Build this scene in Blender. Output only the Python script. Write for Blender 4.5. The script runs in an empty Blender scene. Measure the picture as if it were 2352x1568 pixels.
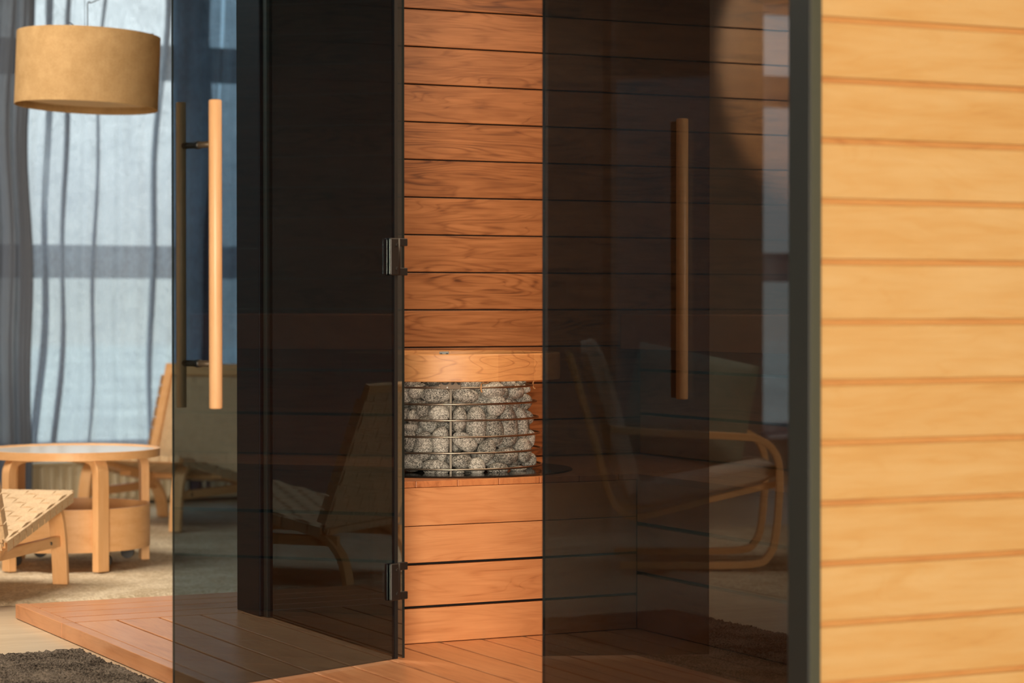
import bpy, bmesh, math, random
from mathutils import Vector, Matrix
R = math.radians
PI = math.pi
random.seed(7)
C = bpy.context.scene.collection

# ------------------------------------------------------------------ helpers
def link(o, parent=None):
    C.objects.link(o)
    if parent: o.parent = parent
    return o

def tag(o, label=None, cat=None, group=None, kind=None):
    if label: o['label'] = label
    if cat: o['category'] = cat
    if group: o['group'] = group
    if kind: o['kind'] = kind
    return o

def thing(name, label, cat, loc=(0, 0, 0), rz=0, group=None, kind=None):
    o = bpy.data.objects.new(name, None)
    o.empty_display_size = .1
    o.location = loc
    o.rotation_euler = (0, 0, rz)
    return tag(link(o), label, cat, group, kind)

def mesh_obj(name, bm, mat, parent=None, smooth=False, bevel=0, seg=2, autosmooth=False):
    me = bpy.data.meshes.new(name)
    bmesh.ops.recalc_face_normals(bm, faces=bm.faces)
    bm.to_mesh(me)
    bm.free()
    for m in (mat if isinstance(mat, (list, tuple)) else [mat]):
        me.materials.append(m)
    if smooth:
        for p in me.polygons: p.use_smooth = True
    o = bpy.data.objects.new(name, me)
    link(o, parent)
    if bevel:
        b = o.modifiers.new('bevel', 'BEVEL')
        b.width = bevel
        b.segments = seg
        b.limit_method = 'ANGLE'
        b.angle_limit = R(40)
    return o

def NB(): return bmesh.new()

def box(bm, x0, x1, y0, y1, z0, z1, M=None):
    vs = [bm.verts.new((x, y, z)) for x in (x0, x1) for y in (y0, y1) for z in (z0, z1)]
    f = [(0, 1, 3, 2), (4, 6, 7, 5), (0, 4, 5, 1), (2, 3, 7, 6), (0, 2, 6, 4), (1, 5, 7, 3)]
    for a in f: bm.faces.new([vs[i] for i in a])
    if M is not None:
        for v in vs: v.co = M @ v.co
    return vs

def cyl(bm, p0, p1, r, n=24, r1=None, cap=True, dome=0):
    p0 = Vector(p0); p1 = Vector(p1)
    d = (p1 - p0).normalized()
    a = d.orthogonal().normalized(); b = d.cross(a)
    r1 = r if r1 is None else r1
    prof = [(0, r), (1, r1)]
    L = (p1 - p0).length
    if dome:
        e = dome
        prof = [(0, r - e), (e * .3 / L, r - e * .3), (e / L, r), (1 - e / L, r1), (1 - e * .3 / L, r1 - e * .3), (1, r1 - e)]
    rings = []
    for t, rr in prof:
        c = p0 + d * L * t
        rings.append([bm.verts.new(c + (a * math.cos(2 * PI * i / n) + b * math.sin(2 * PI * i / n)) * rr) for i in range(n)])
    for k in range(len(rings) - 1):
        for i in range(n):
            j = (i + 1) % n
            bm.faces.new([rings[k][i], rings[k][j], rings[k + 1][j], rings[k + 1][i]])
    if cap:
        bm.faces.new(rings[0][::-1]); bm.faces.new(rings[-1])

def tube(bm, pts, r, n=10, closed=False):
    pts = [Vector(p) for p in pts]
    m = len(pts)
    rings = []
    prev = None
    for i, p in enumerate(pts):
        if closed: t = pts[(i + 1) % m] - pts[i - 1]
        else: t = pts[min(i + 1, m - 1)] - pts[max(i - 1, 0)]
        t.normalize()
        if prev is None: a = t.orthogonal().normalized()
        else:
            a = prev - t * prev.dot(t)
            a.normalize()
        prev = a
        b = t.cross(a)
        rings.append([bm.verts.new(p + (a * math.cos(2 * PI * k / n) + b * math.sin(2 * PI * k / n)) * r) for k in range(n)])
    rng = m if closed else m - 1
    for i in range(rng):
        A = rings[i]; B = rings[(i + 1) % m]
        for k in range(n):
            j = (k + 1) % n
            bm.faces.new([A[k], A[j], B[j], B[k]])
    if not closed:
        bm.faces.new(rings[0][::-1]); bm.faces.new(rings[-1])

def lathe(bm, prof, n=64, c=(0, 0, 0), closed=True):
    # prof: list of (r, z); closed loop profile makes a ring solid
    rings = []
    for r, z in prof:
        rings.append([bm.verts.new((c[0] + r * math.cos(2 * PI * i / n), c[1] + r * math.sin(2 * PI * i / n), c[2] + z)) for i in range(n)])
    m = len(prof)
    for k in range(m if closed else m - 1):
        A = rings[k]; B = rings[(k + 1) % m]
        for i in range(n):
            j = (i + 1) % n
            bm.faces.new([A[i], A[j], B[j], B[i]])
    if not closed:
        if prof[0][0] > 1e-5: bm.faces.new(rings[0][::-1])
        if prof[-1][0] > 1e-5: bm.faces.new(rings[-1])
    if prof[0][0] < 1e-5 or prof[-1][0] < 1e-5:
        bmesh.ops.remove_doubles(bm, verts=bm.verts, dist=1e-6)

def smoothpath(pts, k=6):
    # Catmull-Rom through 2D/3D points
    P = [Vector(p) for p in pts]
    out = []
    for i in range(len(P) - 1):
        p0 = P[max(i - 1, 0)]; p1 = P[i]; p2 = P[i + 1]; p3 = P[min(i + 2, len(P) - 1)]
        for j in range(k):
            t = j / k
            out.append(.5 * ((2 * p1) + (p2 - p0) * t + (2 * p0 - 5 * p1 + 4 * p2 - p3) * t * t + (3 * p1 - p0 - 3 * p2 + p3) * t ** 3))
    out.append(P[-1])
    return out

def strip(bm, path, y0, y1, th):
    # a bent board: path is (x, z) points in the side view, extruded y0..y1, thickness th
    P = [Vector((p[0], p[1])) for p in path]
    n = len(P)
    sec = []
    for i in range(n):
        t = (P[min(i + 1, n - 1)] - P[max(i - 1, 0)]).normalized()
        nn = Vector((-t.y, t.x))
        a = P[i] + nn * th / 2; b = P[i] - nn * th / 2
        sec.append([bm.verts.new((a.x, y0, a.y)), bm.verts.new((a.x, y1, a.y)), bm.verts.new((b.x, y1, b.y)), bm.verts.new((b.x, y0, b.y))])
    for i in range(n - 1):
        for k in range(4):
            j = (k + 1) % 4
            bm.faces.new([sec[i][k], sec[i][j], sec[i + 1][j], sec[i + 1][k]])
    bm.faces.new(sec[0][::-1]); bm.faces.new(sec[-1])

def copy_tree(o, parent=None):
    c = o.copy(); C.objects.link(c)
    if parent: c.parent = parent
    for ch in [x for x in bpy.data.objects if x.parent == o]:
        copy_tree(ch, c)
    return c

# ------------------------------------------------------------------ materials
def newmat(name):
    m = bpy.data.materials.new(name); m.use_nodes = True
    nt = m.node_tree; nt.nodes.clear()
    out = nt.nodes.new('ShaderNodeOutputMaterial')
    return m, nt, out

class G:
    def __init__(s, nt): s.nt = nt
    def n(s, t, **kw):
        x = s.nt.nodes.new(t)
        for k, v in kw.items():
            if k.startswith('i_'):
                key = k[2:]
                key = int(key) if key.isdigit() else key.replace('_', ' ')
                x.inputs[key].default_value = v
            else: setattr(x, k, v)
        return x
    def l(s, a, b): s.nt.links.new(a, b)
    def math(s, op, a, b=None, c=None):
        x = s.nt.nodes.new('ShaderNodeMath'); x.operation = op
        for i, v in enumerate((a, b, c)):
            if v is None: continue
            if isinstance(v, (int, float)): x.inputs[i].default_value = v
            else: s.l(v, x.inputs[i])
        return x.outputs[0]
    def ramp(s, fac, stops, interp='LINEAR'):
        x = s.nt.nodes.new('ShaderNodeValToRGB'); x.color_ramp.interpolation = interp
        e = x.color_ramp.elements
        while len(e) < len(stops): e.new(.5)
        for i, (p, c) in enumerate(stops):
            e[i].position = p; e[i].color = (*c, 1)
        s.l(fac, x.inputs[0]); return x.outputs[0]

def plain(name, col, rough=.5, metal=0, noise=0, nscale=20, bump=0, spec=.5, sheen=0):
    m, nt, out = newmat(name); g = G(nt)
    b = g.n('ShaderNodeBsdfPrincipled')
    b.inputs['Base Color'].default_value = (*col, 1)
    b.inputs['Roughness'].default_value = rough
    b.inputs['Metallic'].default_value = metal
    b.inputs['Specular IOR Level'].default_value = spec
    tc = g.n('ShaderNodeTexCoord')
    if noise or bump:
        no = g.n('ShaderNodeTexNoise', i_Scale=nscale, i_Detail=4.0)
        g.l(tc.outputs['Object'], no.inputs['Vector'])
        if noise:
            c = g.ramp(no.outputs[0], [(.3, tuple(x * (1 - noise) for x in col)), (.7, tuple(min(1, x * (1 + noise)) for x in col))])
            g.l(c, b.inputs['Base Color'])
        if bump:
            bp = g.n('ShaderNodeBump', i_Strength=bump, i_Distance=.005)
            g.l(no.outputs[0], bp.inputs['Height']); g.l(bp.outputs[0], b.inputs['Normal'])
    g.l(b.outputs[0], out.inputs[0])
    return m

def wood(name, c_light, c_mid, c_dark, along='X', across='Z', pitch=.127, off=0., rough=.42, figure=1., grain=1., knots=True, coat=0.0, boards=True, tonal=.12, bend=1., spec=.5):
    """boards running along one axis and stacked along another; every board gets its own figure."""
    m, nt, out = newmat(name); g = G(nt)
    tc = g.n('ShaderNodeTexCoord')
    sp = g.n('ShaderNodeSeparateXYZ'); g.l(tc.outputs['Object'], sp.inputs[0])
    ax = {'X': 0, 'Y': 1, 'Z': 2}
    a = sp.outputs[ax[along]]; c = sp.outputs[ax[across]]
    dep = sp.outputs[3 - ax[along] - ax[across]]
    idx = g.math('FLOOR', g.math('DIVIDE', g.math('SUBTRACT', c, off), pitch)) if boards else g.math('MULTIPLY', c, 0)
    wn = g.n('ShaderNodeTexWhiteNoise', noise_dimensions='1D'); g.l(idx, wn.inputs['W'])
    rnd = wn.outputs['Value']
    # figure space
    cv = g.n('ShaderNodeCombineXYZ')
    g.l(g.math('ADD', a, g.math('MULTIPLY', rnd, 37.0)), cv.inputs[0])
    g.l(g.math('MULTIPLY', c, 8.0 * bend), cv.inputs[1])
    g.l(g.math('MULTIPLY', dep, 3.0), cv.inputs[2])
    big = g.n('ShaderNodeTexNoise', i_Scale=1.5, i_Detail=1.5, i_Roughness=.45); g.l(cv.outputs[0], big.inputs['Vector'])
    # flat-sawn contour rings
    rings = g.math('SINE', g.math('MULTIPLY', big.outputs[0], 95.0 * figure))
    rings = g.math('POWER', g.math('ADD', g.math('MULTIPLY', rings, .5), .5), 3.0)
    mw = g.n('ShaderNodeTexNoise', i_Scale=1.9, i_Detail=1.0)
    cvw = g.n('ShaderNodeCombineXYZ'); g.l(g.math('ADD', a, g.math('MULTIPLY', rnd, 51.0)), cvw.inputs[0]); g.l(g.math('MULTIPLY', c, 2.0), cvw.inputs[1]); g.l(cvw.outputs[0], mw.inputs['Vector'])
    wt = g.math('MINIMUM', g.math('MAXIMUM', g.math('MULTIPLY', g.math('SUBTRACT', mw.outputs[0], .40), 5.0), .15), 1.0)
    rings = g.math('MULTIPLY', rings, wt)
    # mottling
    mo = g.n('ShaderNodeTexNoise', i_Scale=5.0, i_Detail=3.0); g.l(cv.outputs[0], mo.inputs['Vector'])
    # fine fibre
    cv2 = g.n('ShaderNodeCombineXYZ')
    g.l(g.math('MULTIPLY', g.math('ADD', a, rnd), 5.0), cv2.inputs[0])
    g.l(g.math('MULTIPLY', c, 190.0), cv2.inputs[1]); g.l(g.math('MULTIPLY', dep, 190.0), cv2.inputs[2])
    fi = g.n('ShaderNodeTexNoise', i_Scale=1.0, i_Detail=3.0); g.l(cv2.outputs[0], fi.inputs['Vector'])
    f = g.math('ADD', g.math('MULTIPLY', rings, -.30 * grain), .62)
    f = g.math('ADD', f, g.math('MULTIPLY', g.math('SUBTRACT', mo.outputs[0], .5), .75))
    f = g.math('ADD', f, g.math('MULTIPLY', g.math('SUBTRACT', fi.outputs[0], .5), .55 * grain))
    # thin wavy veins
    cvv = g.n('ShaderNodeCombineXYZ')
    g.l(g.math('ADD', g.math('MULTIPLY', a, 2.2), g.math('MULTIPLY', rnd, 29.0)), cvv.inputs[0])
    g.l(g.math('ADD', g.math('MULTIPLY', c, 42.0), g.math('MULTIPLY', big.outputs[0], 14.0)), cvv.inputs[1])
    g.l(g.math('MULTIPLY', dep, 42.0), cvv.inputs[2])
    vn = g.n('ShaderNodeTexNoise', i_Scale=1.0, i_Detail=1.0); g.l(cvv.outputs[0], vn.inputs['Vector'])
    vein = g.math('SUBTRACT', 1, g.math('MINIMUM', g.math('MULTIPLY', g.math('ABSOLUTE', g.math('SUBTRACT', vn.outputs[0], .47)), 16.0), 1))
    f = g.math('SUBTRACT', f, g.math('MULTIPLY', vein, .20 * grain))
    f = g.math('ADD', f, g.math('MULTIPLY', g.math('SUBTRACT', rnd, .5), tonal * 2))
    if knots:
        vo = g.n('ShaderNodeTexVoronoi', i_Scale=1.6, i_Randomness=1.0)
        cv3 = g.n('ShaderNodeCombineXYZ')
        g.l(g.math('ADD', a, g.math('MULTIPLY', rnd, 13.0)), cv3.inputs[0]); g.l(g.math('MULTIPLY', c, 2.2), cv3.inputs[1])
        g.l(cv3.outputs[0], vo.inputs['Vector'])
        k = g.math('MULTIPLY', g.math('MAXIMUM', g.math('SUBTRACT', .09, vo.outputs['Distance']), 0), -5.5)
        f = g.math('ADD', f, k)
    col = g.ramp(f, [(.05, c_dark), (.42, c_mid), (.80, c_light)])
    b = g.n('ShaderNodeBsdfPrincipled', i_Roughness=rough)
    b.inputs['Specular IOR Level'].default_value = spec
    g.l(col, b.inputs['Base Color'])
    if coat: b.inputs['Coat Weight'].default_value = coat; b.inputs['Coat Roughness'].default_value = .25
    bp = g.n('ShaderNodeBump', i_Strength=.12, i_Distance=.002)
    g.l(f, bp.inputs['Height']); g.l(bp.outputs[0], b.inputs['Normal'])
    g.l(b.outputs[0], out.inputs[0])
    return m

def glass(name, tint, rough=0.0, ior=1.5):
    """dark toughened glass pane: each face passes a tinted share and mirrors the rest by Fresnel."""
    m, nt, out = newmat(name); g = G(nt)
    tr = g.n('ShaderNodeBsdfTransparent'); tr.inputs[0].default_value = (*tint, 1)
    gl = g.n('ShaderNodeBsdfGlossy', i_Roughness=rough); gl.inputs[0].default_value = (1, 1, 1, 1)
    lw = g.n('ShaderNodeLayerWeight')  # facing = 1-|cos|
    x = g.math('POWER', lw.outputs['Facing'], 4.0)
    f0 = ((ior - 1) / (ior + 1)) ** 2
    fr = g.math('ADD', g.math('MULTIPLY', x, (1 - f0) * .92), f0)
    mx = g.n('ShaderNodeMixShader'); g.l(fr, mx.inputs[0]); g.l(tr.outputs[0], mx.inputs[1]); g.l(gl.outputs[0], mx.inputs[2])
    g.l(mx.outputs[0], out.inputs[0])
    return m

def linen(name, col, transp, transl, weave=260.):
    m, nt, out = newmat(name); g = G(nt)
    tc = g.n('ShaderNodeTexCoord')
    mp = g.n('ShaderNodeMapping'); mp.inputs['Scale'].default_value = (1, .3, .35); g.l(tc.outputs['Object'], mp.inputs[0])
    n1 = g.n('ShaderNodeTexNoise', i_Scale=weave * .35, i_Detail=5.0, i_Roughness=.75); g.l(mp.outputs[0], n1.inputs['Vector'])
    n2 = g.n('ShaderNodeTexNoise', i_Scale=9.0, i_Detail=3.0); g.l(tc.outputs['Object'], n2.inputs['Vector'])
    f = g.math('ADD', g.math('MULTIPLY', g.math('SUBTRACT', n1.outputs[0], .5), .9), g.math('MULTIPLY', g.math('SUBTRACT', n2.outputs[0], .5), .35))
    tfac = g.math('ADD', transp, g.math('MULTIPLY', f, transp * 2.4))
    tfac = g.math('MAXIMUM', tfac, 0.01)
    d = g.n('ShaderNodeBsdfDiffuse'); d.inputs[0].default_value = (*col, 1)
    t = g.n('ShaderNodeBsdfTranslucent'); t.inputs[0].default_value = (*col, 1)
    m1 = g.n('ShaderNodeMixShader', i_0=transl); g.l(d.outputs[0], m1.inputs[1]); g.l(t.outputs[0], m1.inputs[2])
    tr = g.n('ShaderNodeBsdfTransparent')
    m2 = g.n('ShaderNodeMixShader'); g.l(tfac, m2.inputs[0]); g.l(m1.outputs[0], m2.inputs[1]); g.l(tr.outputs[0], m2.inputs[2])
    g.l(m2.outputs[0], out.inputs[0])
    return m

def granite():
    m, nt, out = newmat('speckled_granite'); g = G(nt)
    tc = g.n('ShaderNodeTexCoord')
    oi = g.n('ShaderNodeObjectInfo')
    ad = g.n('ShaderNodeVectorMath', operation='ADD')
    sc = g.n('ShaderNodeVectorMath', operation='SCALE'); sc.inputs[3].default_value = 9.0
    cb = g.n('ShaderNodeCombineXYZ'); g.l(oi.outputs['Random'], cb.inputs[0]); g.l(oi.outputs['Random'], cb.inputs[1])
    g.l(cb.outputs[0], sc.inputs[0]); g.l(tc.outputs['Object'], ad.inputs[0]); g.l(sc.outputs[0], ad.inputs[1])
    n1 = g.n('ShaderNodeTexNoise', i_Scale=380.0, i_Detail=2.0, i_Roughness=.7); g.l(ad.outputs[0], n1.inputs['Vector'])
    v = g.n('ShaderNodeTexVoronoi', i_Scale=420.0); g.l(ad.outputs[0], v.inputs['Vector'])
    n2 = g.n('ShaderNodeTexNoise', i_Scale=25.0, i_Detail=2.0); g.l(ad.outputs[0], n2.inputs['Vector'])
    sv = g.n('ShaderNodeSeparateColor'); g.l(v.outputs['Color'], sv.inputs[0])
    f = g.math('ADD', g.math('MULTIPLY', n1.outputs[0], .9), g.math('MULTIPLY', sv.outputs[0], .5))
    f = g.math('ADD', f, g.math('MULTIPLY', g.math('SUBTRACT', n2.outputs[0], .5), .35))
    f = g.math('ADD', f, g.math('MULTIPLY', g.math('SUBTRACT', oi.outputs['Random'], .5), .22))
    col = g.ramp(f, [(.45, (.045, .046, .042)), (.62, (.24, .24, .22)), (.80, (.42, .415, .38)), (.98, (.74, .73, .68))])
    b = g.n('ShaderNodeBsdfPrincipled', i_Roughness=.75); b.inputs['Specular IOR Level'].default_value = .3
    g.l(col, b.inputs['Base Color'])
    bp = g.n('ShaderNodeBump', i_Strength=.5, i_Distance=.0015); g.l(f, bp.inputs['Height']); g.l(bp.outputs[0], b.inputs['Normal'])
    g.l(b.outputs[0], out.inputs[0])
    return m

def carpet(name, c0, c1, scale=90., mid=None):
    m, nt, out = newmat(name); g = G(nt)
    tc = g.n('ShaderNodeTexCoord')
    n1 = g.n('ShaderNodeTexNoise', i_Scale=scale, i_Detail=3.0, i_Roughness=.8); g.l(tc.outputs['Object'], n1.inputs['Vector'])
    n2 = g.n('ShaderNodeTexNoise', i_Scale=6.0, i_Detail=2.0); g.l(tc.outputs['Object'], n2.inputs['Vector'])
    f = g.math('ADD', n1.outputs[0], g.math('MULTIPLY', g.math('SUBTRACT', n2.outputs[0], .5), .5))
    col = g.ramp(f, [(.36, c0), (.64, c1)])
    b = g.n('ShaderNodeBsdfPrincipled', i_Roughness=.95); b.inputs['Specular IOR Level'].default_value = .1
    g.l(col, b.inputs['Base Color'])
    bp = g.n('ShaderNodeBump', i_Strength=.9, i_Distance=.01); g.l(n1.outputs[0], bp.inputs['Height']); g.l(bp.outputs[0], b.inputs['Normal'])
    g.l(b.outputs[0], out.inputs[0])
    return m

# sauna woods (heat-treated aspen inside, pale alder outside)
TL, TM, TD = (.42, .178, .068), (.275, .105, .036), (.105, .033, .011)
M_back = wood('aspen_wall', TL, TM, TD, 'X', 'Z', .1271, 1.053 - .1271 * 30, .45)
M_bench = wood('aspen_bench', (.72, .35, .155), (.61, .27, .11), (.36, .125, .042), 'X', 'Z', .118, .05, .42, figure=.8, grain=.65, knots=False, tonal=.05)
M_benchy = wood('aspen_bench_side', (.74, .33, .13), (.62, .25, .09), (.36, .125, .042), 'Y', 'Z', .163, .05, .42, figure=.7, grain=.65, knots=False)
M_topx = wood('aspen_top', (.66, .28, .11), (.55, .21, .08), (.30, .10, .035), 'Y', 'X', .14, 2.86, .38, figure=.7, grain=.6, knots=False)
M_decky = wood('aspen_deck', (.74, .37, .18), (.63, .285, .13), (.42, .16, .06), 'Y', 'X', .143, 2.24, .30, figure=.8, grain=.6, knots=False, tonal=.06)
M_deckx = wood('aspen_deck_cross', (.72, .35, .17), (.62, .275, .12), (.42, .15, .06), 'X', 'Y', .1375, 7.56, .30, figure=.8, grain=.6, knots=False, tonal=.06)
M_front = wood('pale_alder', (.62, .41, .18), (.57, .335, .118), (.47, .235, .068), 'X', 'Z', .1271, 1.0335 - .1271 * 30, .55, figure=.22, grain=.5, knots=False, tonal=.10, bend=.8)
M_rail = wood('rail_birch', (.80, .43, .18), (.70, .345, .135), (.42, .17, .06), 'X', 'Z', 10, -5, .33, figure=.55, grain=.8, knots=False)
M_birch = wood('birch', (.84, .50, .24), (.76, .42, .18), (.60, .28, .10), 'Z', 'X', 10, -5, .42, figure=.3, grain=.5, knots=False)
M_birch2 = wood('birch_lying', (.84, .50, .24), (.76, .42, .18), (.60, .28, .10), 'X', 'Z', 10, -5, .42, figure=.3, grain=.5, knots=False)
M_handle = wood('handle_wood', (.84, .52, .28), (.78, .44, .21), (.66, .33, .14), 'Z', 'X', 10, -5, .38, figure=.2, grain=.4, knots=False)
M_frame = plain('black_metal_frame', (.012, .016, .016), .5, .0)
M_frame2 = plain('olive_metal', (.065, .070, .050), .5, .1)
M_glass = glass('tinted_glass', (.285, .315, .335))
M_glass_leaf = glass('tinted_glass_door', (.42, .50, .56))
M_clear = glass('clear_glass', (.97, .98, .98))
M_edge = plain('glass_edge', (.012, .018, .018), .15)
M_hinge = plain('hinge_metal', (.020, .019, .018), .45, .2)
M_screw = plain('screw_steel', (.20, .20, .19), .5, 1)
M_steel = plain('brushed_steel', (.34, .30, .25), .34, 1)
M_plate = plain('plate_steel', (.13, .095, .065), .55, .3)
M_ink = plain('cut_letters', (.012, .010, .009), .6)
M_black = plain('black_base', (.010, .010, .010), .12)
M_core = plain('heater_core', (.015, .015, .015), .6)
M_granite = granite()
M_bar = plain('satin_steel', (.24, .22, .185), .6, .5)
M_gap = plain('dark_void', (.008, .006, .005), .9)
M_room_wall = plain('dark_plaster', (.21, .20, .18), .9, noise=.1, nscale=3)
M_ceil = plain('ceiling_plaster', (.55, .52, .47), .9, noise=.04, nscale=3)
M_win = plain('window_frame', (.42, .47, .56), .5)
M_rad = plain('radiator_enamel', (.80, .68, .47), .4)
M_sheer = linen('sheer_linen', (.56, .61, .68), .40, .82)
M_thick = linen('thick_linen', (.15, .17, .21), .04, .30)
M_shade = None
M_rug = carpet('cream_pile', (.52, .40, .25), (.80, .68, .49), 60.)
M_mat = carpet('grey_loop_pile', (.035, .026, .019), (.33, .27, .21), 140.)
M_table = plain('pale_laminate', (.72, .66, .58), .22)
M_jute = plain('jute_webbing', (.66, .48, .29), .85, noise=.12, nscale=120, bump=.3)
M_green = plain('green_cushion', (.20, .235, .185), .9, noise=.12, nscale=8, bump=.3)
M_cush = plain('cream_cushion', (.50, .42, .33), .9, noise=.1, nscale=8, bump=.3)
M_cord = plain('black_cord', (.02, .02, .02), .5)

# floor material: pale limed boards
def floor_mat():
    m, nt, out = newmat('pale_floor'); g = G(nt)
    tc = g.n('ShaderNodeTexCoord')
    mp = g.n('ShaderNodeMapping'); mp.inputs['Scale'].default_value = (1.2, 9, 1); g.l(tc.outputs['Object'], mp.inputs[0])
    n1 = g.n('ShaderNodeTexNoise', i_Scale=2.2, i_Detail=6.0, i_Roughness=.6); g.l(mp.outputs[0], n1.inputs['Vector'])
    n2 = g.n('ShaderNodeTexNoise', i_Scale=1.1, i_Detail=4.0); g.l(tc.outputs['Object'], n2.inputs['Vector'])
    f = g.math('ADD', g.math('MULTIPLY', n1.outputs[0], .5), g.math('MULTIPLY', n2.outputs[0], .5))
    col = g.ramp(f, [(.35, (.50, .38, .24)), (.65, (.70, .58, .40))])
    b = g.n('ShaderNodeBsdfPrincipled', i_Roughness=.42)
    g.l(col, b.inputs['Base Color']); g.l(b.outputs[0], out.inputs[0])
    return m
M_floor = floor_mat()

def shade_mat():
    m, nt, out = newmat('burlap_shade'); g = G(nt)
    tc = g.n('ShaderNodeTexCoord')
    n1 = g.n('ShaderNodeTexNoise', i_Scale=14.0, i_Detail=5.0, i_Roughness=.7); g.l(tc.outputs['Object'], n1.inputs['Vector'])
    n2 = g.n('ShaderNodeTexNoise', i_Scale=240.0, i_Detail=2.0); g.l(tc.outputs['Object'], n2.inputs['Vector'])
    f = g.math('ADD', g.math('MULTIPLY', n1.outputs[0], .6), g.math('MULTIPLY', n2.outputs[0], .4))
    col = g.ramp(f, [(.32, (.42, .265, .115)), (.68, (.60, .41, .205))])
    d = g.n('ShaderNodeBsdfDiffuse'); g.l(col, d.inputs[0])
    t = g.n('ShaderNodeBsdfTranslucent'); g.l(col, t.inputs[0])
    mx = g.n('ShaderNodeMixShader', i_0=.35); g.l(d.outputs[0], mx.inputs[1]); g.l(t.outputs[0], mx.inputs[2])
    g.l(mx.outputs[0], out.inputs[0])
    return m
M_shade = shade_mat()

# ------------------------------------------------------------------ room shell
FX0, FX1, FY0, FY1, FZ = -8.0, 7.5, -8.0, 12.7, 3.1
bm = NB(); box(bm, FX0 - .2, FX1 + .2, FY0 - .2, FY1 + .3, -.2, 0)
tag(mesh_obj('floor', bm, M_floor), 'pale limed wooden floor of the lounge', 'floor', kind='structure')
bm = NB(); box(bm, FX0 - .2, FX1 + .2, FY0 - .2, FY1 + .3, FZ, FZ + .2)
tag(mesh_obj('ceiling', bm, M_ceil), 'plain plaster ceiling of the lounge', 'ceiling', kind='structure')
bm = NB(); box(bm, FX0 - .2, FX0, FY0 - .2, FY1 + .3, 0, FZ)
tag(mesh_obj('wall_left', bm, M_room_wall), 'dark plaster wall far left of the lounge', 'wall', kind='structure')
bm = NB(); box(bm, FX1, FX1 + .2, FY0 - .2, FY1 + .3, 0, FZ)
tag(mesh_obj('wall_right', bm, M_room_wall), 'dark plaster wall behind the sauna cabin', 'wall', kind='structure')
# window wall: openings A (-4.2..-2.45) and B (3.0..4.42) and C (4.60..6.0)
WY0, WY1 = FY1, FY1 + .25
ops = [(-4.2, -2.47), (2.9, 4.43), (4.49, 6.0)]
ZB, ZT = .27, 2.95
bm = NB()
xs = [FX0] + [v for o in ops for v in o] + [FX1]
for i in range(0, len(xs), 2): box(bm, xs[i], xs[i + 1], WY0, WY1, 0, FZ)
for a, b in ops:
    box(bm, a, b, WY0, WY1, 0, ZB); box(bm, a, b, WY0, WY1, ZT, FZ)
tag(mesh_obj('wall_back', bm, M_room_wall), 'dark window wall at the back of the lounge', 'wall', kind='structure')
for i, (a, b) in enumerate(ops):
    w = tag(link(bpy.data.objects.new('window_%d' % (i + 1), None)), 'tall lounge window with grey frame behind the linen curtains', 'window', kind='structure')
    w.location = ((a + b) / 2, FY1 + .12, ZB)
    h = (b - a) / 2
    bm = NB()
    box(bm, -h, -h + .05, -.04, .04, 0, ZT - ZB); box(bm, h - .05, h, -.04, .04, 0, ZT - ZB)
    box(bm, -h, h, -.04, .04, 0, .06); box(bm, -h, h, -.04, .04, ZT - ZB - .06, ZT - ZB)
    box(bm, -h, h, -.05, .05, 1.215 - ZB, 1.375 - ZB); box(bm, -h, h, -.09, .05, 1.375 - ZB, 1.395 - ZB)
    box(bm, -h, h, -.05, .05, 2.31 - ZB, 2.50 - ZB)
    mesh_obj('window_frame', bm, M_win, w, bevel=.004)
    bm = NB(); box(bm, -h + .04, h - .04, -.004, .004, .04, ZT - ZB - .04)
    mesh_obj('window_pane', bm, M_clear, w)
    bm = NB(); box(bm, -h - .02, h + .02, -.20, -.02, -.03, 0)
    mesh_obj('window_sill', bm, M_win, w, bevel=.004)

# outside: pale yard and a low hedge
bm = NB(); box(bm, -40, 60, FY1 + .5, 70, -.35, -.15)
tag(mesh_obj('ground', bm, plain('yard_gravel', (.66, .65, .56), .9, noise=.25, nscale=.35)), 'pale gravel yard beyond the windows', 'ground', kind='structure')
# radiator below the window
rad = thing('radiator', 'cream ribbed low radiator on the wall behind the round table', 'radiator', (4.24, 12.52, .0))
bm = NB(); box(bm, -.85, .85, -.02, .02, .02, .235)
mesh_obj('panel', bm, M_rad, rad, bevel=.006)
bm = NB()
for k in range(34):
    x = -.83 + k * .05; box(bm, x + .008, x + .036, -.045, -.018, .035, .215)
mesh_obj('ribs', bm, M_rad, rad, bevel=.010)
bm = NB(); box(bm, -.86, .86, -.05, .05, .228, .24)
mesh_obj('top_grille', bm, M_rad, rad, bevel=.004)
for s in (-.6, .6):
    bm = NB(); box(bm, s - .02, s + .02, .02, .17, .03, .2)
    mesh_obj('bracket', bm, M_rad, rad)

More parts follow.
